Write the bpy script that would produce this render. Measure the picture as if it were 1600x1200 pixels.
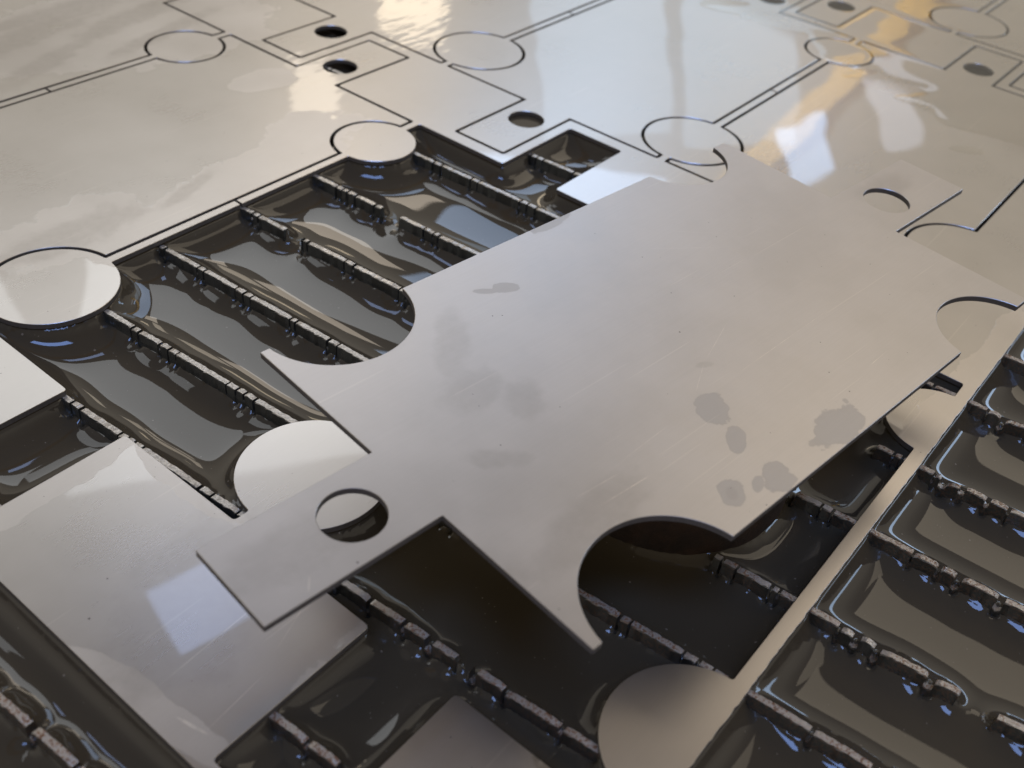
import bpy, bmesh, math, random
import numpy as np
from mathutils import Vector, Matrix
from mathutils.geometry import delaunay_2d_cdt

random.seed(7)
S = 0.001                                   # everything below is laid out in millimetres
scene = bpy.context.scene
for o in list(bpy.data.objects):
    bpy.data.objects.remove(o)
COL = scene.collection

# ------------------------------------------------------------------ camera
cam_d = bpy.data.cameras.new('camera')
cam = bpy.data.objects.new('camera', cam_d); COL.objects.link(cam)
Cpos = Vector((-93.84, -235.10, 177.01))
fwd = Vector((0.62784429, 0.43739059, -0.64381753))
right = Vector((0.62792721, -0.77340296, 0.0869211))
up = Vector((0.45991192, 0.45884347, 0.76022609))
M = Matrix((right, up, -fwd)).transposed().to_4x4()
M.translation = Cpos * S
cam.matrix_world = M
cam_d.sensor_width = 36.0
cam_d.lens = 1650.95 / 1600 * 36
cam_d.clip_start = 0.01; cam_d.clip_end = 100
cam_d.dof.use_dof = True
cam_d.dof.focus_distance = 0.262
cam_d.dof.aperture_fstop = 19.0
scene.camera = cam
scene.render.resolution_x = 1024; scene.render.resolution_y = 768

# ------------------------------------------------------------------ world, lamps, exposure
world = bpy.data.worlds.new('World'); scene.world = world
world.use_nodes = True
wn = world.node_tree; wn.nodes.clear()
def wnode(t, **kw):
    n = wn.nodes.new(t)
    for k, v in kw.items(): setattr(n, k, v)
    return n
wo = wnode('ShaderNodeOutputWorld'); wb = wnode('ShaderNodeBackground')
wt = wnode('ShaderNodeTexCoord'); ws = wnode('ShaderNodeSeparateXYZ')
wr = wnode('ShaderNodeValToRGB')
wn.links.new(wt.outputs['Generated'], ws.inputs[0])
wn.links.new(ws.outputs['Z'], wr.inputs[0])
e = wr.color_ramp.elements
e[0].position = 0.0; e[0].color = (0.26, 0.225, 0.185, 1)
e[1].position = 1.0; e[1].color = (0.22, 0.19, 0.16, 1)
for pos, c in ((0.28, (0.72, 0.655, 0.55, 1)), (0.46, (0.66, 0.60, 0.505, 1)), (0.60, (0.34, 0.305, 0.26, 1)), (0.78, (0.22, 0.19, 0.155, 1))):
    k = e.new(pos); k.color = c
wn.links.new(wr.outputs[0], wb.inputs['Color'])
wb.inputs['Strength'].default_value = 1.0
wn.links.new(wb.outputs[0], wo.inputs[0])

TARGET = Vector((0.08, -0.08, 0.0))
def direction(az, el):
    a, b = math.radians(az), math.radians(el)
    return Vector((math.cos(b) * math.cos(a), math.cos(b) * math.sin(a), math.sin(b)))
def lamp(name, az, el, dist, sx, sy, color, radiance, roll=0.0, seen=TARGET):
    l = bpy.data.lights.new(name, 'AREA'); l.shape = 'RECTANGLE'
    l.size = sx; l.size_y = sy; l.color = color
    l.energy = radiance * sx * sy * math.pi
    o = bpy.data.objects.new(name, l); COL.objects.link(o)
    dv = direction(az, el)
    o.location = Vector(seen) + dv * dist
    o.rotation_mode = 'QUATERNION'
    o.rotation_quaternion = dv.to_track_quat('Z', 'Y') @ Matrix.Rotation(roll, 3, 'Z').to_quaternion()
    return o
# daylight window ahead, skylight overhead, windows behind, warm hall lamps
lamp('hall_window', 19.7, 25.2, 4.0, 0.17, 0.24, (0.42, 0.64, 1.0), 4.6, roll=0.5, seen=(0.257, -0.112, 0))
lamp('hall_window', 16.0, 22.0, 4.0, 0.14, 0.36, (0.75, 0.82, 1.0), 1.5, roll=0.6, seen=(0.335, -0.112, 0))
lamp('front_window', 31.5, 22.8, 5.0, 0.64, 0.70, (0.52, 0.74, 1.0), 1.25, roll=0.25, seen=(0.24, 0.0, 0))
lamp('front_window', 24.0, 22.0, 5.0, 0.54, 0.70, (0.52, 0.74, 1.0), 1.3, roll=0.25, seen=(0.28, -0.04, 0))
lamp('hall_lamp', 45.5, 31.5, 6.0, 0.70, 0.42, (1.0, 0.86, 0.70), 4.2, seen=(0.13, -0.02, 0))
lamp('high_windows', -24.0, 13.0, 4.0, 3.4, 0.26, (0.50, 0.70, 1.0), 7.0)
lamp('skylight', 58.4, 51.0, 4.0, 0.32, 0.27, (0.45, 0.60, 1.0), 5.5, roll=0.3, seen=(-0.019, -0.112, 0))
lamp('rear_skylight', 222.0, 70.0, 4.0, 1.8, 0.9, (0.28, 0.46, 1.0), 14.0)
lamp('hall_lamp', 48.0, 26.2, 6.0, 0.26, 0.50, (1.0, 0.86, 0.68), 3.0, seen=(0.15, 0.038, 0))
lamp('hall_lamp', 42.6, 20.9, 6.0, 0.36, 0.30, (1.0, 0.82, 0.58), 4.0, seen=(0.24, 0.074, 0))
# translucent roof panels of the hall, 4 m up, facing down
def roof_panel(az, el, radial, tangential, color, radiance):
    l = bpy.data.lights.new('roof_panel', 'AREA'); l.shape = 'RECTANGLE'
    l.size = radial; l.size_y = tangential; l.color = color
    l.energy = radiance * radial * tangential * math.pi
    o = bpy.data.objects.new('roof_panel', l); COL.objects.link(o)
    dv = direction(az, el)
    o.location = TARGET + dv * (4.0 / dv.z)
    o.rotation_euler = (0, 0, math.radians(az))
    return o
GREY, COOL, WARM = (0.93, 0.97, 1.0), (0.52, 0.70, 1.0), (1.0, 0.86, 0.66)
for az, el, ra, ta, c, k in ((75, 36, 2.0, 1.6, GREY, 2.3), (54, 38, 2.3, 1.9, GREY, 2.9), (33, 32, 2.4, 1.7, COOL, 4.2), (0, 43, 2.2, 3.2, WARM, 2.0),
                          (95, 45, 1.6, 1.4, GREY, 2.4), (-35, 45, 1.8, 1.4, WARM, 1.6)):
    roof_panel(az, el, ra, ta, c, k)

scene.view_settings.view_transform = 'Standard'
scene.view_settings.look = 'None'
scene.view_settings.exposure = -0.25
scene.view_settings.gamma = 1.0
scene.render.engine = 'CYCLES'

# ------------------------------------------------------------------ helpers
def link_mesh(name, verts, faces, mat, parent=None, smooth=None, origin=None):
    me = bpy.data.meshes.new(name)
    v = np.asarray(verts, float) * S
    if origin is not None: v = v - np.asarray(origin, float) * S
    me.from_pydata(v.tolist(), [], faces)
    me.update()
    if smooth is not None:
        me.polygons.foreach_set('use_smooth', [True] * len(me.polygons))
        if smooth < 179:
            me.set_sharp_from_angle(angle=math.radians(smooth))
    if mat: me.materials.append(mat)
    o = bpy.data.objects.new(name, me); COL.objects.link(o)
    if origin is not None: o.location = Vector(origin) * S
    if parent: o.parent = parent
    return o
def tag(o, label=None, cat=None, group=None, kind=None):
    if label: o['label'] = label
    if cat: o['category'] = cat
    if group: o['group'] = group
    if kind: o['kind'] = kind
    return o
def inside(poly, x, y):
    """vectorised even-odd test"""
    x = np.asarray(x); y = np.asarray(y)
    r = np.zeros(x.shape, bool)
    p = np.asarray(poly); q = np.roll(p, -1, 0)
    for (x0, y0), (x1, y1) in zip(p, q):
        if y0 == y1: continue
        c = ((y0 > y) != (y1 > y)) & (x < (x1 - x0) * (y - y0) / (y1 - y0) + x0)
        r ^= c
    return r
def poly_dist(poly, x, y, closed=True):
    p = np.asarray(poly, float); q = np.roll(p, -1, 0)
    if not closed: p, q = p[:-1], q[:-1]
    best = np.full(x.shape, 1e9)
    for a, b in zip(p, q):
        dx, dy = b - a; L2 = dx * dx + dy * dy
        if L2 < 1e-12: continue
        t = np.clip(((x - a[0]) * dx + (y - a[1]) * dy) / L2, 0, 1)
        dd = (x - a[0] - t * dx) ** 2 + (y - a[1] - t * dy) ** 2
        np.minimum(best, dd, out=best)
    return np.sqrt(best)
def area(p):
    p = np.asarray(p); q = np.roll(p, -1, 0)
    return 0.5 * np.sum(p[:, 0] * q[:, 1] - q[:, 0] * p[:, 1])
def offset_loop(p, dist):
    """move a counter-clockwise loop outwards by dist"""
    p = np.asarray(p, float)
    a = np.roll(p, 1, 0); b = np.roll(p, -1, 0)
    d1 = p - a; d2 = b - p
    d1 /= np.linalg.norm(d1, axis=1)[:, None]; d2 /= np.linalg.norm(d2, axis=1)[:, None]
    n1 = np.c_[d1[:, 1], -d1[:, 0]]; n2 = np.c_[d2[:, 1], -d2[:, 0]]
    n = n1 + n2
    k = np.maximum((n * n1).sum(1), 0.35)
    return p + n / k[:, None] * dist
def plate(name, outer, holes, thick, mat, bevel=0.1, origin=(0, 0, 0), smooth=35):
    """solid plate, top at z=0, CCW outer loop, holes CW or CCW; edge chamfer on the top"""
    loops = [np.asarray(outer, float)]
    if area(loops[0]) < 0: loops[0] = loops[0][::-1]
    for h in holes:
        h = np.asarray(h, float)
        if area(h) > 0: h = h[::-1]
        loops.append(h)
    V = []; Fc = []
    def cap(rings, z, flip):
        pts = []; edges = []; idx = []
        for r in rings:
            s0 = len(pts); pts += [Vector(q) for q in r]
            edges += [(s0 + i, s0 + (i + 1) % len(r)) for i in range(len(r))]
        vv, ee, ff, ov, oe, of = delaunay_2d_cdt(pts, edges, [], 0, 1e-7)
        vv = np.array([tuple(q) for q in vv])
        tri = np.array([t for t in ff])
        cen = vv[tri].mean(1)
        keep = inside(rings[0], cen[:, 0], cen[:, 1])
        for r in rings[1:]:
            keep &= ~inside(r, cen[:, 0], cen[:, 1])
        base = len(V)
        # vertices 0..n-1 of the output follow the input order
        V.extend([(q[0], q[1], z) for q in vv])
        for t in tri[keep]:
            t = [base + int(i) for i in t]
            Fc.append(t[::-1] if flip else t)
        return base
    top = [offset_loop(r, -bevel) for r in loops]
    b0 = cap(top, 0.0, False)
    b2 = cap(loops, -thick, True)
    s = 0
    for r in loops:
        n = len(r); b1 = len(V)
        V.extend([(q[0], q[1], -bevel) for q in r])
        for i in range(n):
            j = (i + 1) % n
            Fc.append((b0 + s + i, b1 + i, b1 + j, b0 + s + j))
            Fc.append((b1 + i, b2 + s + i, b2 + s + j, b1 + j))
        s += n
    o = link_mesh(name, np.array(V), Fc, mat, smooth=smooth, origin=origin)
    paint_edges(o)
    return o

# ------------------------------------------------------------------ part geometry (millimetres)
W, L = 100.0, 167.24
TA, TB, TL = 38.85, 61.10, 39.4          # tab across, tab length
GAP, KERF, T = 3.61, 0.90, 1.5
C0, R0, C1, R1 = 21.43, 18.29, 20.87, 14.69
HOLE, RH = 12.5, 6.70
PITCH = W + GAP

def fillet(pts, r, n=4):
    out = []
    m = len(pts)
    for i in range(m):
        p, a, b = Vector(pts[i]), Vector(pts[i - 1]), Vector(pts[(i + 1) % m])
        da, db = (a - p), (b - p)
        la, lb = da.length, db.length
        ang = da.angle(db) if la > 1e-6 and lb > 1e-6 else math.pi
        if ang > math.radians(160) or min(la, lb) < 0.25:
            out.append(tuple(p)); continue
        rr = min(r, 0.45 * min(la, lb) * math.tan(ang / 2))
        t = rr / math.tan(ang / 2)
        p1 = p + da / la * t; p2 = p + db / lb * t
        for k in range(n + 1):
            s = k / n
            out.append(tuple((1 - s) ** 2 * p1 + 2 * s * (1 - s) * p + s * s * p2))
    return out
def outline(e, narc=40):
    """part outline in (x, y) with y = -across, grown by e (negative: shrunk); counter-clockwise"""
    def arc(cu, cv, r, a0, a1):
        return [(cu + r * math.cos(a0 + (a1 - a0) * i / narc), cv + r * math.sin(a0 + (a1 - a0) * i / narc)) for i in range(narc + 1)]
    gg = GAP / 2 - e
    ra, rb = R0 - e, R1 - e
    pa = math.asin(gg / ra); pb = math.asin(gg / rb)
    pts = []
    # in (u, v), going round: near short edge from v=0 to v=W ...
    pts += [(-e, -e), (-e, TA - e), (-TL - e, TA - e), (-TL - e, TB + e), (-e, TB + e), (-e, W + e)]
    pts += arc(C0, W + GAP / 2, ra, -math.pi + pa, -pa)
    pts += arc(L - C1, W + GAP / 2, rb, -math.pi + pb, -pb)
    pts += [(L + e, W + e), (L + e, TB + e), (L + TL + e, TB + e), (L + TL + e, TA - e), (L + e, TA - e), (L + e, -e)]
    pts += arc(L - C1, -GAP / 2, rb, pb, math.pi - pb)
    pts += arc(C0, -GAP / 2, ra, pa, math.pi - pa)
    return [(u, -v) for u, v in pts]
def circle(cx, cy, r, n=48):
    return [(cx + r * math.cos(2 * math.pi * i / n), cy + r * math.sin(2 * math.pi * i / n)) for i in range(n)]
PART = fillet(outline(-KERF / 2), 0.25, 2)          # the raised part
PART_IN = fillet(outline(-0.78), 0.25, 2)            # parts in the sheet, with the jet's taper
PART_HOLES = [circle(-HOLE, -(TA + TB) / 2, RH), circle(L + HOLE, -(TA + TB) / 2, RH)]
VOID = fillet(outline(KERF / 2), 1.1, 4)
def shift(p, dx, dy): return [(x + dx, y + dy) for x, y in p]

U = 212.85
cells = []                                   # (dx, dy, removed)
for col, V0, rows in ((0, 0.0, (1, 0, -1, -2)), (1, 76.53, (0, -1, -2)), (2, 0.0, (1, 0))):
    for r in rows:
        cells.append((col, r, col * U, -(V0 + r * PITCH), col == 0 and r in (0, 1)))
SX0, SX1, SY0, SY1 = -43.0, 900.0, -207.6, 520.0

# ------------------------------------------------------------------ materials
class NT:
    def __init__(self, name):
        self.m = bpy.data.materials.new(name); self.m.use_nodes = True
        self.t = self.m.node_tree; self.t.nodes.clear()
        self.out = self.t.nodes.new('ShaderNodeOutputMaterial')
    def n(self, typ, ins=None, **kw):
        nd = self.t.nodes.new(typ)
        for k, v in kw.items(): setattr(nd, k, v)
        for k, v in (ins or {}).items(): self.set(nd.inputs[k], v)
        return nd
    def set(self, sock, v):
        if isinstance(v, bpy.types.NodeSocket): self.t.links.new(v, sock)
        else: sock.default_value = v
    def math(self, op, a, b=None, c=None, clamp=False):
        nd = self.n('ShaderNodeMath', operation=op, use_clamp=clamp)
        for i, v in enumerate((a, b, c)):
            if v is not None: self.set(nd.inputs[i], v)
        return nd.outputs[0]
    def mix(self, f, a, b):
        nd = self.n('ShaderNodeMix', data_type='RGBA')
        self.set(nd.inputs[0], f); self.set(nd.inputs[6], a); self.set(nd.inputs[7], b)
        return nd.outputs[2]
    def mixf(self, f, a, b):
        nd = self.n('ShaderNodeMix', data_type='FLOAT')
        self.set(nd.inputs[0], f); self.set(nd.inputs[2], a); self.set(nd.inputs[3], b)
        return nd.outputs[0]
    def noise(self, vec, scale, detail=3.0, rough=0.55, dist=0.0):
        nd = self.n('ShaderNodeTexNoise', {'Vector': vec, 'Scale': scale, 'Detail': detail, 'Roughness': rough, 'Distortion': dist})
        return nd.outputs[0]
    def ramp(self, v, a, b, lo=0.0, hi=1.0, smooth=True):
        nd = self.n('ShaderNodeMapRange', {0: v, 1: a, 2: b, 3: lo, 4: hi}, interpolation_type='SMOOTHSTEP' if smooth else 'LINEAR')
        return nd.outputs[0]
    def mapping(self, vec, loc=(0, 0, 0), rot=(0, 0, 0), sc=(1, 1, 1), typ='POINT'):
        return self.n('ShaderNodeMapping', {'Vector': vec, 'Location': loc, 'Rotation': rot, 'Scale': sc}, vector_type=typ).outputs[0]
    def scale(self, vec, s):
        return self.n('ShaderNodeVectorMath', {0: vec, 'Scale': s}, operation='SCALE').outputs[0]
    def blob(self, vec, cx, cy, rx, ry, ang):
        q = self.mapping(vec, (cx, cy, 0), (0, 0, ang), (rx, ry, 1e6), 'TEXTURE')
        return self.n('ShaderNodeVectorMath', {0: q}, operation='LENGTH').outputs['Value']
    def union(self, vals):
        r = vals[0]
        for v in vals[1:]: r = self.math('MINIMUM', r, v)
        return r

def steel(name, world_space, wet_blobs, soft_blobs, scratches, wet_noise=None, base=(0.50, 0.466, 0.436, 1), rough=0.34):
    """cold rolled stainless sheet: grain, specks, water marks (sharp edged, smooth and coated), greasy smears, scratches"""
    N = NT(name)
    if world_space: pos = N.n('ShaderNodeNewGeometry').outputs['Position']
    else: pos = N.n('ShaderNodeTexCoord').outputs['Object']
    mm = N.scale(pos, 1000.0)
    flat = N.mapping(mm, sc=(1, 1, 0))
    # rolling grain runs along the sheet
    grain = N.noise(N.mapping(mm, rot=(0, 0, 0.05), sc=(0.035, 2.2, 1)), 1.0, 4.0, 0.65)
    grain2 = N.noise(N.mapping(mm, rot=(0, 0, -0.04), sc=(0.25, 6.0, 1)), 1.0, 2.0, 0.6)
    cloud = N.noise(mm, 0.025, 5.0, 0.6)
    fine = N.noise(mm, 0.35, 4.0, 0.6)
    edge_n = N.math('SUBTRACT', N.noise(mm, 0.16, 4.0, 0.55), 0.5)
    big_n = N.math('SUBTRACT', N.noise(mm, 0.05, 4.0, 0.58), 0.5)
    # wet marks
    wet = None
    if wet_blobs:
        dist = N.union([N.blob(flat, *b) for b in wet_blobs])
        dist = N.math('ADD', dist, N.math('MULTIPLY', edge_n, 1.7))
        wet = N.ramp(dist, 0.97, 1.03, 1.0, 0.0)
        rim = N.math('MULTIPLY', wet, N.ramp(dist, 0.80, 0.98, 0.0, 1.0))
    if wet_noise is not None:
        w2, edge2 = wet_noise(N, mm, big_n, edge_n)
        wet = w2 if wet is None else N.math('MAXIMUM', wet, w2)
        rim = edge2
    soft = 0.0
    if soft_blobs:
        ds = N.union([N.blob(flat, *b) for b in soft_blobs])
        ds = N.math('ADD', ds, N.math('ADD', N.math('MULTIPLY', edge_n, 1.1), N.math('MULTIPLY', big_n, 0.7)))
        soft = N.math('MULTIPLY', N.ramp(ds, 0.55, 1.15, 1.0, 0.0), N.ramp(fine, 0.25, 0.75, 0.6, 1.0))
    scr = 0.0
    if scratches:
        ss = N.union([N.blob(flat, *b) for b in scratches])
        scr = N.math('MULTIPLY', N.ramp(ss, 0.5, 1.0, 1.0, 0.0), N.ramp(fine, 0.4, 0.6, 0.3, 1.0))
    # random hair scratches
    hair = []
    for ang, sc, th in ((0.35, 1.0, 0.742), (-0.55, 0.8, 0.75), (1.2, 0.9, 0.755)):
        q = N.mapping(mm, rot=(0, 0, ang), sc=(0.018 * sc, 1.1 * sc, 1))
        hair.append(N.ramp(N.noise(q, 1.0, 1.0, 0.5), th, th + 0.02))
    hr = N.math('MAXIMUM', N.math('MAXIMUM', hair[0], hair[1]), hair[2])
    # dark specks
    vor = N.n('ShaderNodeTexVoronoi', {'Vector': mm, 'Scale': 0.11, 'Randomness': 1.0}, feature='F1')
    vsz = N.n('ShaderNodeSeparateColor', {0: vor.outputs['Color']})
    spk = N.math('LESS_THAN', vor.outputs['Distance'], N.math('MULTIPLY', N.math('POWER', vsz.outputs[0], 3.0), 0.030))
    vor2 = N.n('ShaderNodeTexVoronoi', {'Vector': mm, 'Scale': 0.5, 'Randomness': 1.0}, feature='F1')
    vs2 = N.n('ShaderNodeSeparateColor', {0: vor2.outputs['Color']})
    spk2 = N.math('LESS_THAN', vor2.outputs['Distance'], N.math('MULTIPLY', N.math('POWER', vs2.outputs[0], 8.0), 0.09))
    spk = N.math('MAXIMUM', spk, spk2)
    col = N.mix(N.ramp(cloud, 0.3, 0.7), (base[0] * 0.93, base[1] * 0.93, base[2] * 0.93, 1), (base[0] * 1.05, base[1] * 1.05, base[2] * 1.05, 1))
    col = N.mix(N.math('MULTIPLY', N.ramp(grain, 0.3, 0.75), 0.12), col, (base[0] * 0.8, base[1] * 0.79, base[2] * 0.77, 1))
    col = N.mix(N.math('MULTIPLY', soft, 0.45 if wet_noise else 0.32), col, (base[0] * 0.62, base[1] * 0.60, base[2] * 0.58, 1)) if soft_blobs else col
    if wet is not None:
        col = N.mix(N.math('MULTIPLY', wet, 0.55 if wet_blobs else 0.45), col, (base[0] * 0.76, base[1] * 0.77, base[2] * 0.78, 1))
        col = N.mix(N.math('MULTIPLY', rim, 0.12), col, (base[0] * 0.75, base[1] * 0.72, base[2] * 0.68, 1))
    if scratches: col = N.mix(N.math('MULTIPLY', scr, 0.38), col, (0.95, 0.88, 0.78, 1))
    col = N.mix(N.math('MULTIPLY', hr, 0.12), col, (0.85, 0.80, 0.72, 1))
    col = N.mix(N.math('MULTIPLY', spk, 0.85), col, (0.05, 0.04, 0.03, 1))
    ro = N.math('ADD', rough, N.math('MULTIPLY', N.math('SUBTRACT', grain, 0.5), 0.05))
    ro = N.math('ADD', ro, N.math('MULTIPLY', N.math('SUBTRACT', cloud, 0.5), 0.12))
    if wet is not None: ro = N.math('ADD', ro, N.math('MULTIPLY', wet, -0.05 if wet_noise else 0.05))
    p = N.n('ShaderNodeBsdfPrincipled', {'Base Color': col, 'Metallic': N.math('SUBTRACT', 1.0, N.math('MULTIPLY', spk, 0.9)), 'Roughness': ro})
    if wet is not None and wet_noise is not None:
        wave = N.noise(mm, 0.03, 0.0, 0.4)
        rip = N.math('MULTIPLY', N.noise(N.mapping(mm, rot=(0, 0, 0.6), sc=(0.10, 0.30, 1)), 1.0, 1.0, 0.5), N.ramp(N.blob(flat, 215, 62, 85, 60, 0.0), 0.5, 1.1, 0.00006, 0.0))
        hb = N.math('ADD', N.math('ADD', N.math('MULTIPLY', wet, 0.00012), N.math('MULTIPLY', wave, 0.00016)), rip)
        cb = N.n('ShaderNodeBump', {'Height': hb, 'Strength': 0.9, 'Distance': 1.0})
        xyz = N.n('ShaderNodeSeparateXYZ', {0: mm})
        # the deep film past this line is a sheet of water of its own
        fl = N.math('SUBTRACT', xyz.outputs['X'], N.math('ADD', 345.0, N.math('MULTIPLY', N.math('ADD', xyz.outputs['Y'], 80.0), 0.28)))
        N.set(p.inputs['Coat Weight'], N.math('MULTIPLY', wet, N.ramp(fl, -4.0, 14.0, 1.0, 0.0))); p.inputs['Coat Roughness'].default_value = 0.015
        p.inputs['Coat IOR'].default_value = 1.45
        N.set(p.inputs['Coat Normal'], cb.outputs[0])
    N.t.links.new(p.outputs[0], N.out.inputs[0])
    return N.m

def sheet_wet(N, mm, big_n, edge_n):
    """the sheet is flooded except for drying bands with ragged edges"""
    flat = N.mapping(mm, sc=(1, 1, 0))
    dry = [(92, 10, 60, 13, 0.12), (128, 20, 20, 12, 0.6), (40, 22, 26, 14, 0.1),          # along the cut beside the opening
           (140, 122, 60, 26, -0.2), (60, 160, 60, 30, 0.0), (168, 150, 60, 18, -0.3),       # far corner
           (-41, -124, 4, 22, 0.15), (-20, -62, 30, 6, 0.0), (15, -222, 60, 30, 0), (-10, -165, 30, 24, 0.4),
           (0, -82, 4, 20, 0.0), (110, -205, 120, 6, 0.0), (30, -190, 24, 24, 0), (150, 63, 14, 8, 0)]
    d = N.union([N.blob(flat, *b) for b in dry])
    d = N.math('ADD', d, N.math('ADD', N.math('MULTIPLY', big_n, 1.25), N.math('MULTIPLY', edge_n, 0.45)))
    wet = N.ramp(d, 0.98, 1.04)
    rim = N.math('MULTIPLY', wet, N.ramp(d, 1.22, 1.03, 0.0, 0.5))
    return wet, rim

M_SHEET = steel('stainless_sheet_flooded', True, None, [(-20, -112, 26, 16, 0.5), (150, 122, 34, 5, 0.2), (112, 152, 60, 9, 0.25), (150, 142, 34, 8, 0.2), (96, 124, 40, 6, 0.4), (128, 165, 40, 6, 0.1), (40, 20, 30, 8, 0), (80, 18, 14, 3, 0.3), (8, 14, 12, 4, 0.2)],
                [(-22, -122, 18, 0.12, 0.05), (-38, -134, 4.5, 0.45, -1.35), (-4, -128, 16, 0.10, 0.35), (-12, -150, 10, 0.1, 0.2), (-30, -136, 9, 0.1, 0.1), (2, -178, 9, 0.12, 0.9)], wet_noise=sheet_wet)
M_PART = steel('stainless_part_dry', False,
               [(66, -74.6, 5.6, 3.6, 0.8), (62.6, -83.2, 3.9, 2.3, 0.6), (49.2, -92.5, 3.9, 2.8, 0.6), (59.8, -96, 5.0, 3.6, 0.5), (55.6, -94.3, 2.6, 1.2, 0.4),
                (83, -95.0, 9.0, 4.6, 0.15), (60.1, -15.2, 3.4, 2.3, -0.6), (55.5, -13.3, 3.4, 0.9, -0.6), (90, -0.5, 9, 2.6, 0.05)],
               [(36, -23, 13, 4.5, 0.85), (18.3, -55.4, 8, 3.0, -0.65), (35.5, -47, 8, 5, 0.8), (28, -38, 10, 6, 0.3), (76.4, -63.7, 2.4, 1.0, -0.4), (-25, -50, 16, 7, 0.1), (20, -80, 22, 6, 0.1), (49, -92.5, 1.8, 1.2, 0.6), (150, -10, 5, 3, 0.4), (186, -46, 12, 6, 0)],
               [(29.7, -74, 7.0, 0.10, -0.08), (33.4, -78.4, 9.0, 0.13, -0.06), (46, -72, 9, 0.07, 0.05), (100, -70, 24, 0.07, 0.02), (72, -66, 7, 0.06, 0.5), (86, -60, 10, 0.06, 0.35), (110, -30, 12, 0.06, -0.6), (120, -28, 9, 0.05, -0.7), (-28, -58, 2.2, 0.15, 0.9), (112, -88, 5, 0.10, 0.05)],
               base=(0.49, 0.466, 0.456, 1), rough=0.38)

def mat_cut():
    N = NT('jet_cut_edge')
    pos = N.scale(N.n('ShaderNodeNewGeometry').outputs['Position'], 1000.0)
    st = N.noise(N.mapping(pos, sc=(3.0, 3.0, 0.5)), 1.0, 3.0)
    col = N.mix(st, (0.115, 0.102, 0.094, 1), (0.20, 0.182, 0.170, 1))
    p = N.n('ShaderNodeBsdfPrincipled', {'Base Color': col, 'Metallic': 0.6, 'Roughness': 0.62})
    N.t.links.new(p.outputs[0], N.out.inputs[0])
    return N.m
M_CUT = mat_cut()
def paint_edges(o):
    me = o.data; me.materials.append(M_CUT)
    for p in me.polygons:
        if abs(p.normal.z) < 0.3: p.material_index = 1

def mat_water():
    N = NT('tank_water')
    pos = N.scale(N.n('ShaderNodeNewGeometry').outputs['Position'], 1000.0)
    c = N.noise(pos, 0.03, 3.0)
    col = N.mix(c, (0.052, 0.041, 0.026, 1), (0.072, 0.057, 0.037, 1))
    vor = N.n('ShaderNodeTexVoronoi', {'Vector': pos, 'Scale': 0.35}, feature='F1')
    vs = N.n('ShaderNodeSeparateColor', {0: vor.outputs['Color']})
    spk = N.math('LESS_THAN', vor.outputs['Distance'], N.math('MULTIPLY', N.math('POWER', vs.outputs[0], 6.0), 0.11))
    v3 = N.n('ShaderNodeTexVoronoi', {'Vector': pos, 'Scale': 0.9}, feature='F1')
    s3 = N.n('ShaderNodeSeparateColor', {0: v3.outputs['Color']})
    spk = N.math('MAXIMUM', spk, N.math('LESS_THAN', v3.outputs['Distance'], N.math('MULTIPLY', N.math('POWER', s3.outputs[0], 7.0), 0.13)))
    col = N.mix(spk, col, (0.20, 0.165, 0.125, 1))
    p = N.n('ShaderNodeBsdfPrincipled', {'Base Color': col, 'Roughness': 0.015, 'IOR': 1.42})
    N.t.links.new(p.outputs[0], N.out.inputs[0])
    return N.m
M_WATER = mat_water()

def mat_film():
    N = NT('clear_water_film')
    fr = N.n('ShaderNodeFresnel', {'IOR': 1.34})
    tr = N.n('ShaderNodeBsdfTransparent', {'Color': (0.93, 0.925, 0.91, 1)})
    gl = N.n('ShaderNodeBsdfGlossy', {'Roughness': 0.01, 'Color': (1, 1, 1, 1)})
    bf = N.n('ShaderNodeNewGeometry').outputs['Backfacing']
    ff = N.math('MULTIPLY', fr.outputs[0], N.math('SUBTRACT', 1.0, bf))
    mx = N.n('ShaderNodeMixShader', {0: ff, 1: tr.outputs[0], 2: gl.outputs[0]})
    N.t.links.new(mx.outputs[0], N.out.inputs[0])
    return N.m
M_FILM = mat_film()

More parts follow.
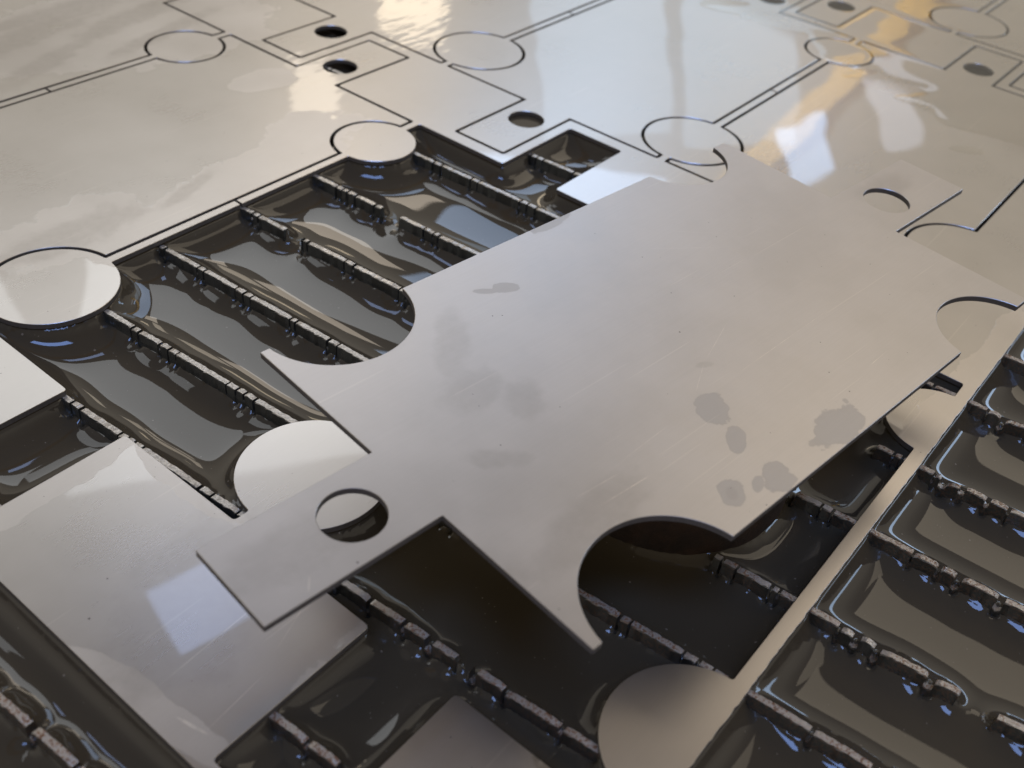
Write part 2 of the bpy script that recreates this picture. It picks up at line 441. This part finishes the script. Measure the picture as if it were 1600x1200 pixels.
def mat_slat(name, rust_amt):
    N = NT(name)
    geo = N.n('ShaderNodeNewGeometry')
    pos = N.scale(geo.outputs['Position'], 1000.0)
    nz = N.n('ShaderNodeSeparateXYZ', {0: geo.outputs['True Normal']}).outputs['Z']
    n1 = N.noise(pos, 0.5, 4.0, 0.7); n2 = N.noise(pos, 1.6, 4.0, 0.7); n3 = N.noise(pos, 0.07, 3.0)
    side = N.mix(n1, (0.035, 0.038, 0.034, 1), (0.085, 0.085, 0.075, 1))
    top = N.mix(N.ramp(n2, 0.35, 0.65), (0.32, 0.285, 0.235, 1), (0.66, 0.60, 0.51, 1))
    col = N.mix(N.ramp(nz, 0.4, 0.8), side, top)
    rmask = N.math('MULTIPLY', N.ramp(n2, 0.60 - 0.16 * rust_amt, 0.70 - 0.12 * rust_amt), N.ramp(n3, 0.55 - 0.3 * rust_amt, 0.70 - 0.3 * rust_amt), )
    yy = N.n('ShaderNodeSeparateXYZ', {0: pos}).outputs['Y']
    rmask = N.math('MAXIMUM', rmask, N.math('MULTIPLY', N.ramp(n2, 0.47, 0.57), N.math('MULTIPLY', N.ramp(yy, -120.0, -150.0), N.ramp(n3, 0.30, 0.5))))
    rmask = N.math('MULTIPLY', rmask, N.mixf(N.ramp(nz, 0.3, 0.8), 0.35, 1.0))
    rust = N.mix(n1, (0.05, 0.024, 0.010, 1), (0.30, 0.125, 0.038, 1))
    col = N.mix(rmask, col, rust)
    bmp = N.n('ShaderNodeBump', {'Height': n2, 'Strength': 0.7, 'Distance': 0.0003})
    p = N.n('ShaderNodeBsdfPrincipled', {'Base Color': col, 'Metallic': N.math('MULTIPLY', N.math('SUBTRACT', 1.0, rmask), 0.55), 'Roughness': N.mixf(rmask, 0.30, 0.75), 'Normal': bmp.outputs[0]})
    p.inputs['Coat Weight'].default_value = 0.6; p.inputs['Coat Roughness'].default_value = 0.06
    N.t.links.new(p.outputs[0], N.out.inputs[0])
    return N.m
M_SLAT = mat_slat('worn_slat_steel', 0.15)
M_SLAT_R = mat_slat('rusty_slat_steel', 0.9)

def mat_rust():
    N = NT('rusty_iron')
    pos = N.scale(N.n('ShaderNodeNewGeometry').outputs['Position'], 1000.0)
    n1 = N.noise(pos, 0.12, 5.0, 0.65); n2 = N.noise(pos, 0.9, 4.0, 0.7)
    col = N.mix(N.ramp(n1, 0.35, 0.65), (0.013, 0.008, 0.006, 1), (0.042, 0.020, 0.011, 1))
    col = N.mix(N.math('MULTIPLY', n2, 0.5), col, (0.035, 0.02, 0.013, 1))
    bmp = N.n('ShaderNodeBump', {'Height': n2, 'Strength': 0.8, 'Distance': 0.0005})
    p = N.n('ShaderNodeBsdfPrincipled', {'Base Color': col, 'Roughness': 0.7, 'Normal': bmp.outputs[0]})
    N.t.links.new(p.outputs[0], N.out.inputs[0])
    return N.m
M_RUST = mat_rust()

def mat_paint(name, c):
    N = NT(name)
    pos = N.n('ShaderNodeTexCoord').outputs['Object']
    n1 = N.noise(pos, 6.0, 4.0)
    col = N.mix(n1, tuple(x * 0.85 for x in c) + (1,), tuple(c) + (1,))
    p = N.n('ShaderNodeBsdfPrincipled', {'Base Color': col, 'Roughness': 0.45})
    N.t.links.new(p.outputs[0], N.out.inputs[0])
    return N.m
M_YELLOW = mat_paint('yellow_crane_paint', (0.80, 0.47, 0.025))

# ------------------------------------------------------------------ tank water and the slats under the sheet
ZW = -7.8                                    # still level of the water
CYL = (87.0, -158.0, 30.5)                   # rusty round standing in the tank
SLATS = [(-95.0, 0.070, 1), (-64.4, 0.070, 1), (-36.0, 0.070, 1), (-4.2, 0.0705, 0), (24.8, 0.0745, 0), (55.7, 0.060, 0), (86.8, 0.060, 0), (117.0, 0.058, 0), (152.3, 0.056, 0),
         (181.0, 0.056, 0), (212.0, 0.055, 0), (242.5, 0.055, 0), (273.0, 0.055, 0), (303.5, 0.055, 0)]
YA, YB = -430.0, 330.0
BREAKS = {4: [(-99, -94), (-205.5, -203)], 3: [(-162.5, -159.5)], 5: [(-248.0, -240.5), (-182, -170)], 6: [(-25, -18.5)], 7: [(-36.5, -29), (-196, -176)], 9: [(-75, -66)], 2: [(-139, -136)]}
def slat_profile(i, rng):
    """list of (y, top) from YB down to YA, with jet-cut slots and burnt-away stretches"""
    pts = []; y = YB; cluster = 0
    busy = {2: 0.9, 3: 0.6, 4: 0.75, 5: 0.7}.get(i, 0.6)
    while y > YA:
        right_zone = y < -206 or i in (1, 2) or (i == 3 and y < -120)
        if right_zone and y > -206: seg = rng.uniform(3.5, 15.0)
        elif right_zone: seg = rng.choice((rng.uniform(1.2, 3.5), rng.uniform(3.0, 7.0), rng.uniform(6.0, 12.0)))
        elif cluster > 0: seg = rng.uniform(1.2, 3.2); cluster -= 1
        else: seg = rng.uniform(7, 20); cluster = rng.choice((1, 1, 2, 3))
        wear = 1.0 if right_zone else 0.25
        t0 = -1.52 - rng.choice((0, 0, 0.2, 0.6, 1.6)) * rng.uniform(0.4, 1.0) * wear
        t1 = -1.52 - rng.choice((0, 0.1, 0.5)) * rng.random() * wear
        n = max(2, int(seg / 0.8))
        for k in range(n + 1):
            s = k / n
            rnd = 0.6 * wear * (max(0, abs(2 * s - 1) - 0.6) / 0.4) ** 2       # burnt corners
            pts.append((y - seg * s, t0 + (t1 - t0) * s - rnd * rng.uniform(0.3, 1) - rng.uniform(0, 0.10)))
        y -= seg
        sw = rng.uniform(0.8, 2.0) if right_zone else rng.uniform(0.45, 0.9)
        dep = rng.uniform(2.0, 4.6)
        pts.append((y - 0.02, -1.7 - dep * 0.8)); pts.append((y - sw * 0.5, -1.7 - dep)); pts.append((y - sw, -1.7 - dep * 0.8)); y -= sw + 0.02
    out = []
    for (yy, tt) in pts:
        for (b0, b1) in BREAKS.get(i, []):
            if b0 < yy < b1: tt = -11 + rng.uniform(-0.6, 0.6)
        xx = SLATS[i][0] - SLATS[i][1] * yy
        if math.hypot(xx - CYL[0], yy - CYL[1]) < CYL[2] + 2.2: tt = min(tt, -9.6)
        out.append((yy, tt))
    return out
SLAT_W = 1.8
profiles = []
for i, (x0, sl, rusty) in enumerate(SLATS):
    rng = random.Random(100 + i)
    if i in (0, 10, 11, 12, 13):                     # nothing of these shows
        profiles.append([(YB, -30.0), (YA, -30.0)]); continue
    pr = slat_profile(i, rng); profiles.append(pr)
    V = []; Fc = []
    for (y, t) in pr:
        x = x0 - sl * y
        j0, j1 = rng.uniform(-.12, .12), rng.uniform(-.12, .12)
        ch = 0.18
        V += [(x - SLAT_W / 2 + j0 * 0.3, y, -28.0), (x - SLAT_W / 2 + j0, y, t - ch - rng.uniform(0, .25)), (x - SLAT_W / 2 + ch + j0, y, t), (x + SLAT_W / 2 - ch + j1, y, t), (x + SLAT_W / 2 + j1, y, t - ch - rng.uniform(0, .25)), (x + SLAT_W / 2 + j1 * 0.3, y, -28.0)]
    for k in range(len(pr) - 1):
        a, b = 6 * k, 6 * (k + 1)
        for q in range(6):
            r = (q + 1) % 6
            Fc.append((a + q, a + r, b + r, b + q))
    n = 6 * (len(pr) - 1)
    Fc.append(tuple(range(5, -1, -1))); Fc.append(tuple(n + q for q in range(6)))
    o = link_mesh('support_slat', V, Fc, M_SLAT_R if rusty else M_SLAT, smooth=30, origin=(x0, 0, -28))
    where = ['last slat of the tank, past the sheet corner', 'rust-spotted notched slat showing beside the short edge of the sheet', 'rust-brown notched slat under the tab slot of the sheet', 'long notched slat meeting the corner of the plate under the raised part tab',
             'notched steel slat running from the big disc beside the opening', 'notched steel slat broken off under the open tank', 'notched slat leading to the rusty round under the raised part', 'notched slat with a gap burnt through it in the opening',
             'straight narrow slat under the small disc of the opening', 'slat crossing the small tab slot of the opening'][i] if i < 10 else 'steel slat under the sheet margin past the raised part'
    tag(o, where, 'slat', 'slats carrying the sheet over the tank')

def grid_axis(a, f0, f1, b, fine, coarse):
    out = [f0]
    x = f0; st = fine
    while x > a: st = min(st * 1.25, coarse); x -= st; out.insert(0, x)
    n = int((f1 - f0) / fine)
    out += [f0 + (f1 - f0) * (k + 1) / n for k in range(n)]
    x = f1; st = fine
    while x < b: st = min(st * 1.25, coarse); x += st; out.append(x)
    return np.array(out)
gx = grid_axis(-400, -74, 226, 1000, 0.62, 40.0)
gy = grid_axis(-700, -272, 12, 700, 0.62, 40.0)
X, Y = np.meshgrid(gx, gy)
voids = [shift(VOID, dx, dy) for (c, r, dx, dy, gone) in cells if gone]
openw = (X < SX0) | (Y < SY0)
for v in voids: openw |= inside(v, X, Y)
edge = np.full(X.shape, 1e9)
near = (X > -120) & (X < 260) & (Y > -320) & (Y < 60)
tmp = np.full(near.sum(), 1e9)
for v in voids: tmp = np.minimum(tmp, poly_dist(v, X[near], Y[near]))
rim_line = [(SX0, SY1), (SX0, SY0), (SX1, SY0)]
tmp = np.minimum(tmp, poly_dist(rim_line, X[near], Y[near], closed=False))
edge[near] = tmp
far_d = np.minimum(np.where(Y > SY0 - 2, np.abs(X - SX0), 1e9), np.where(X > SX0 - 2, np.abs(Y - SY0), 1e9))
edge[~near] = far_d[~near]
# the surface hangs on the sheet edges, the ragged slats and the ring: screened Laplace relaxation
i0, i1 = np.searchsorted(gx, -73.9), np.searchsorted(gx, 225.9)
j0, j1 = np.searchsorted(gy, -271.9), np.searchsorted(gy, 11.9)
XF, YF = X[j0:j1, i0:i1], Y[j0:j1, i0:i1]
fixed = ~openw[j0:j1, i0:i1]
val = np.where(fixed, -1.75 - ZW, 0.0)
for i, (x0, sl, rusty) in enumerate(SLATS):
    py = np.array([p[0] for p in profiles[i]])[::-1]; pt = np.array([p[1] for p in profiles[i]])[::-1]
    tt = np.interp(YF, py, pt)
    m = (np.abs(XF - (x0 - sl * YF)) < SLAT_W / 2 + 0.05) & (tt > ZW + 1.0) & ~fixed
    # water clings lower on the side that faces the open tank, and climbs to the lip on the other
    lip = np.where(XF > x0 - sl * YF, 0.35, 3.5)
    val[m] = np.clip(tt - lip - ZW, 0.3, 5.8)[m]
    fixed |= m
m = np.hypot(XF - CYL[0], YF - CYL[1]) < CYL[2] - 0.3
val[m] = 4.4; fixed |= m
LAM = 3.6; st = gx[i0 + 1] - gx[i0]
kk = 1.0 / (4 + (st / LAM) ** 2)
hs = val.copy()
for it in range(420):
    nb = np.empty_like(hs)
    nb[1:-1, 1:-1] = hs[:-2, 1:-1] + hs[2:, 1:-1] + hs[1:-1, :-2] + hs[1:-1, 2:]
    nb[0] = 4 * hs[1]; nb[-1] = 4 * hs[-2]; nb[:, 0] = 4 * hs[:, 1]; nb[:, -1] = 4 * hs[:, -2]
    hs = np.where(fixed, val, nb * kk)
rngn = np.random.default_rng(3)
wv = np.zeros_like(X)
for k in range(8):
    lam = rngn.uniform(45, 140); a = rngn.uniform(0, 2 * math.pi); ph = rngn.uniform(0, 6.28)
    wv += 0.0008 * lam * np.sin(2 * math.pi * (X * math.cos(a) + Y * math.sin(a)) / lam + ph)
H = np.where(openw, ZW + wv, ZW + 3.0)
H[j0:j1, i0:i1] = ZW + hs + wv[j0:j1, i0:i1] * np.exp(-hs / 0.8) * ~fixed
H = np.minimum(H, -1.62)
ny, nx = X.shape
Vw = np.c_[X.ravel(), Y.ravel(), H.ravel()]
ii = np.arange(nx * ny).reshape(ny, nx)
Fw = np.stack([ii[:-1, :-1], ii[:-1, 1:], ii[1:, 1:], ii[1:, :-1]], -1).reshape(-1, 4)
wo_ = link_mesh('water', Vw, Fw.tolist(), M_WATER, smooth=180)
tag(wo_, kind='structure')

# ------------------------------------------------------------------ the sheet skeleton
def cut_edges():
    loops = [shift(VOID, dx, dy) for (c, r, dx, dy, g) in cells]
    # short cuts across the narrow webs where the jet started
    for cx, cy in ((86.2, 1.8), (87.0, 105.4), (298.2, -74.7), (298.2, 28.9), (86.0, -101.8)):
        loops.append([(cx - 0.55, cy - 2.2), (cx + 0.35, cy - 2.2), (cx + 0.35, cy + 2.2), (cx - 0.55, cy + 2.2)])
    return loops
outer = [(SX0, SY0), (SX1, SY0), (SX1, SY1), (SX0, SY1)]
# slightly ragged sheared edge along the margin in view
edge_pts = []
rg = random.Random(5)
xx = SX0
while xx < 300:
    edge_pts.append((xx, SY0 + (rg.uniform(-0.16, 0.10) if xx > SX0 else 0))); xx += rg.uniform(0.8, 2.5)
outer = edge_pts + [(SX1, SY0), (SX1, SY1), (SX0, SY1)]
sheet_loops = cut_edges()
# union-aware: slits overlap the kerfs, so build the skeleton with an explicit triangulation
def skeleton():
    rings = [np.array(outer)] + [np.array(l) for l in sheet_loops]
    pts = []; edges = []
    for r in rings:
        s0 = len(pts); pts += [Vector(q) for q in r]
        edges += [(s0 + i, s0 + (i + 1) % len(r)) for i in range(len(r))]
    vv, ee, ff, ov, oe, of = delaunay_2d_cdt(pts, edges, [], 0, 1e-6)
    vv = np.array([tuple(q) for q in vv]); tri = np.array(ff)
    cen = vv[tri].mean(1)
    keep = inside(rings[0], cen[:, 0], cen[:, 1])
    for r in rings[1:]:
        m = (cen[:, 0] > r[:, 0].min()) & (cen[:, 0] < r[:, 0].max()) & (cen[:, 1] > r[:, 1].min()) & (cen[:, 1] < r[:, 1].max())
        idx = np.where(m & keep)[0]
        keep[idx] &= ~inside(r, cen[idx, 0], cen[idx, 1])
    tri = tri[keep]
    n = len(vv)
    count = {}
    for t in tri:
        for a, b in ((t[0], t[1]), (t[1], t[2]), (t[2], t[0])):
            count[(int(a), int(b))] = 1
    bnd = [(a, b) for (a, b) in count if (b, a) not in count]
    # chamfer: shift the boundary vertices of the top face inwards
    nrm = np.zeros((n, 2)); cnt = np.zeros(n)
    for a, b in bnd:
        dvec = vv[b] - vv[a]; l = np.linalg.norm(dvec)
        if l < 1e-9: continue
        nn = np.array([dvec[1], -dvec[0]]) / l
        nrm[a] += nn; nrm[b] += nn; cnt[a] += 1; cnt[b] += 1
    ln = np.linalg.norm(nrm, axis=1); ok = ln > 1e-6
    topv = vv.copy(); topv[ok] -= nrm[ok] / ln[ok][:, None] * 0.10
    V = [(x, y, 0.0) for x, y in topv] + [(x, y, -0.09) for x, y in vv] + [(x, y, -T) for x, y in vv]
    Fc = [tuple(int(i) for i in t) for t in tri] + [tuple(int(i) + 2 * n for i in t[::-1]) for t in tri]
    for a, b in bnd:
        Fc.append((a, a + n, b + n, b)); Fc.append((a + n, a + 2 * n, b + 2 * n, b + n))
    used = sorted({i for f in Fc for i in f}); remap = {u: k for k, u in enumerate(used)}
    return [V[u] for u in used], [tuple(remap[i] for i in f) for f in Fc]
V, Fc = skeleton()
sk = link_mesh('steel_sheet', V, Fc, M_SHEET, smooth=30, origin=(SX0, SY0, -T))
paint_edges(sk)
tag(sk, 'large wet stainless steel sheet left as a lattice of webs and round discs on slats', 'sheet')

# parts still lying in the sheet
labels = {(0, -1): 'flat cut part still in the sheet, alongside the long edge of the opening',
          (0, -2): 'blotchy half-dried cut part in the sheet, one web farther from the opening',
          (1, 0): 'flooded cut part in the sheet lying under the far tab of the raised part',
          (1, -1): 'wet cut part whose holed tab points at the small slot of the opening',
          (1, -2): 'wet cut part in the sheet with warm lamp glare on it',
          (2, 0): 'cut part in deep water film with its tab beside a yellow reflection',
          (2, 1): 'cut part in the deep water film beside the sheet margin'}
proto = None
for (col, r, dx, dy, gone) in cells:
    if gone: continue
    if proto is None:
        o = proto = plate('cut_part', PART_IN, PART_HOLES, T, M_SHEET, 0.1, origin=(0, 0, 0))
    else:
        o = proto.copy(); COL.objects.link(o)
    rg = random.Random(col * 31 + r)
    o.location = Vector((dx + rg.uniform(-.08, .08), dy + rg.uniform(-.08, .08), rg.uniform(0.0, 0.03))) * S
    tag(o, labels[(col, r)], 'steel part', 'cut parts still lying in the sheet')

# ------------------------------------------------------------------ rusty round that carries the raised part
Rl = Matrix(((0.992454760522071, 0.12250018291553137, -0.0052204887453184), (-0.12256516272122576, 0.9923499077815408, -0.01481355504552937), (0.003365888322284635, 0.015341633277745648, 0.9998766449338503)))
TLv = Vector((18.26619532, -89.24519262, 30.2473617))
nrm = Rl @ Vector((0, 0, 1))
def under(x, y):                             # height of the raised part's underside
    p0 = TLv - nrm * T
    return p0.z - (nrm.x * (x - p0.x) + nrm.y * (y - p0.y)) / nrm.z
V = []; Fc = []; NS = 72
rings = [(CYL[2] - 0.8, 'b'), (CYL[2], -8.4), (CYL[2], 5.0), (CYL[2] - 0.2, 15.0), (CYL[2], 'm'), (CYL[2] - 0.9, 't'), (CYL[2] - 7.5, 't'), (CYL[2] - 8.0, 'm'), (CYL[2] - 8.0, -8.4), (CYL[2] - 7.4, 'b')]
rg = random.Random(9)
for (r, z) in rings:
    for k in range(NS):
        a = 2 * math.pi * k / NS
        rr = r + rg.uniform(-.12, .12)
        x, y = CYL[0] + rr * math.cos(a), CYL[1] + rr * math.sin(a)
        zz = -9.4 if z == 'b' else (under(x, y) - 0.03 if z == 't' else (under(x, y) - 0.9 if z == 'm' else z))
        V.append((x, y, zz))
for q in range(len(rings)):
    for k in range(NS):
        a, b = q * NS, ((q + 1) % len(rings)) * NS
        Fc.append((a + k, a + (k + 1) % NS, b + (k + 1) % NS, b + k))
cy = link_mesh('rusty_pipe_ring', V, Fc, M_RUST, smooth=40, origin=(CYL[0], CYL[1], -9.4))
tag(cy, 'dark rusty iron ring standing in the tank under the raised part', 'pipe ring')

# ------------------------------------------------------------------ raised part
lp = plate('raised_part', PART, PART_HOLES, T, M_PART, 0.12)
Ml = Rl.to_4x4(); Ml.translation = TLv * S
lp.matrix_world = Ml
tag(lp, 'loose dry stainless part with notched corners and two holed tabs, raised above the sheet', 'steel part')

# ------------------------------------------------------------------ deeper water lying on the far side of the sheet
fx = np.arange(300, 660, 0.9); fy = np.arange(-207.3, 120, 0.9)
FX, FY = np.meshgrid(fx, fy)
kd = np.full(FX.shape, 1e9)
for (c, r, dx, dy, g) in cells:
    if c == 0 or c == 3: continue
    b = np.array(outline(0.0, 16)) + np.array([dx, dy])
    m = (FX > b[:, 0].min() - 12) & (FX < b[:, 0].max() + 12) & (FY > b[:, 1].min() - 12) & (FY < b[:, 1].max() + 12)
    if m.any(): kd[m] = np.minimum(kd[m], poly_dist(b, FX[m], FY[m]))
    for hx, hy in ((-HOLE + dx, -(TA + TB) / 2 + dy), (L + HOLE + dx, -(TA + TB) / 2 + dy)):
        kd = np.minimum(kd, np.abs(np.hypot(FX - hx, FY - hy) - RH))
nf = np.zeros_like(FX)
rn = np.random.default_rng(11)
for k in range(14):
    lam = rn.uniform(18, 90); a = rn.uniform(0, 6.28); ph = rn.uniform(0, 6.28)
    nf += np.sin(2 * math.pi * (FX * math.cos(a) + FY * math.sin(a)) / lam + ph) / 14 ** 0.5
bound = (FX - 345 - 0.28 * (FY + 80)) + 9 * nf
bound = np.minimum(bound, (FY - SY0 - 1.0) * 2 + 1.5 * nf)
hf = 0.34 * (1 - np.exp(-np.maximum(bound, 0) / 9.0)) + 0.10 * np.exp(-(kd / 2.6) ** 2) * (bound > 2) + 0.030 * nf
hf = np.where(bound > 0, np.maximum(hf, 0.02), 0.0)
jj = np.arange(FX.size).reshape(FX.shape)
q4 = np.stack([jj[:-1, :-1], jj[:-1, 1:], jj[1:, 1:], jj[1:, :-1]], -1).reshape(-1, 4)
keep = (bound.ravel()[q4] > 0).all(1)
q4 = q4[keep]
usedv = np.unique(q4); rm = np.full(FX.size, -1); rm[usedv] = np.arange(len(usedv))
fv = np.c_[FX.ravel(), FY.ravel(), hf.ravel() + 0.03][usedv]
fo = link_mesh('water_film', fv, rm[q4].tolist(), M_FILM, smooth=180)
tag(fo, kind='structure')

# ------------------------------------------------------------------ the crane beam overhead, seen mirrored in the wet sheet
HB = 2.2                                     # height of the beam above the sheet
def at_height(az, el):
    d0 = direction(az, el); return TARGET + d0 * (HB / d0.z)
TARGET = Vector((0.29, -0.094, 0.0))
A = at_height(15.9, 17.0); D = at_height(21.5, 26.2)
dv = (D - A).normalized(); A = A - dv * 2.0; B = D + dv * 8.0
ln = (B - A).length
prof = [(-.08, -.08), (.08, -.08), (.08, -.066), (.008, -.06), (.008, .06), (.08, .066), (.08, .08), (-.08, .08), (-.08, .066), (-.008, .06), (-.008, -.06), (-.08, -.066)]
V = [(0, y * 1000, z * 1000) for y, z in prof] + [(ln * 1000, y * 1000, z * 1000) for y, z in prof]
n = len(prof)
Fc = [(i, (i + 1) % n, n + (i + 1) % n, n + i) for i in range(n)] + [tuple(range(n - 1, -1, -1)), tuple(range(n, 2 * n))]
bo = link_mesh('crane_beam', V, Fc, M_YELLOW)
q = dv.to_track_quat('X', 'Z')
bo.matrix_world = Matrix.Translation(A) @ q.to_matrix().to_4x4()
tag(bo, 'yellow painted steel crane beam overhead, mirrored in the wet sheet', 'beam')

# unseen fill lamp added under the beam, shining up to brighten its reflection
wl = bpy.data.lights.new('beam_fill_light', 'AREA'); wl.shape = 'RECTANGLE'; wl.size = 4.5; wl.size_y = 0.3; wl.energy = 48.0; wl.color = (1.0, 0.93, 0.8)
wlo = bpy.data.objects.new('beam_fill_light', wl); COL.objects.link(wlo)
mid = (A + dv * 2.0 + D) / 2 + dv * 0.5
side = Vector((mid.x - 0.0, mid.y, 0)).normalized()
wlo.location = mid - Vector((0, 0, 0.65)) - Vector((-dv.y, dv.x, 0)).normalized() * 0.3
wlo.rotation_mode = 'QUATERNION'
zax = -(mid - wlo.location).normalized(); xax = (dv - zax * dv.dot(zax)).normalized(); yax = zax.cross(xax)
wlo.rotation_quaternion = Matrix((xax, yax, zax)).transposed().to_quaternion()
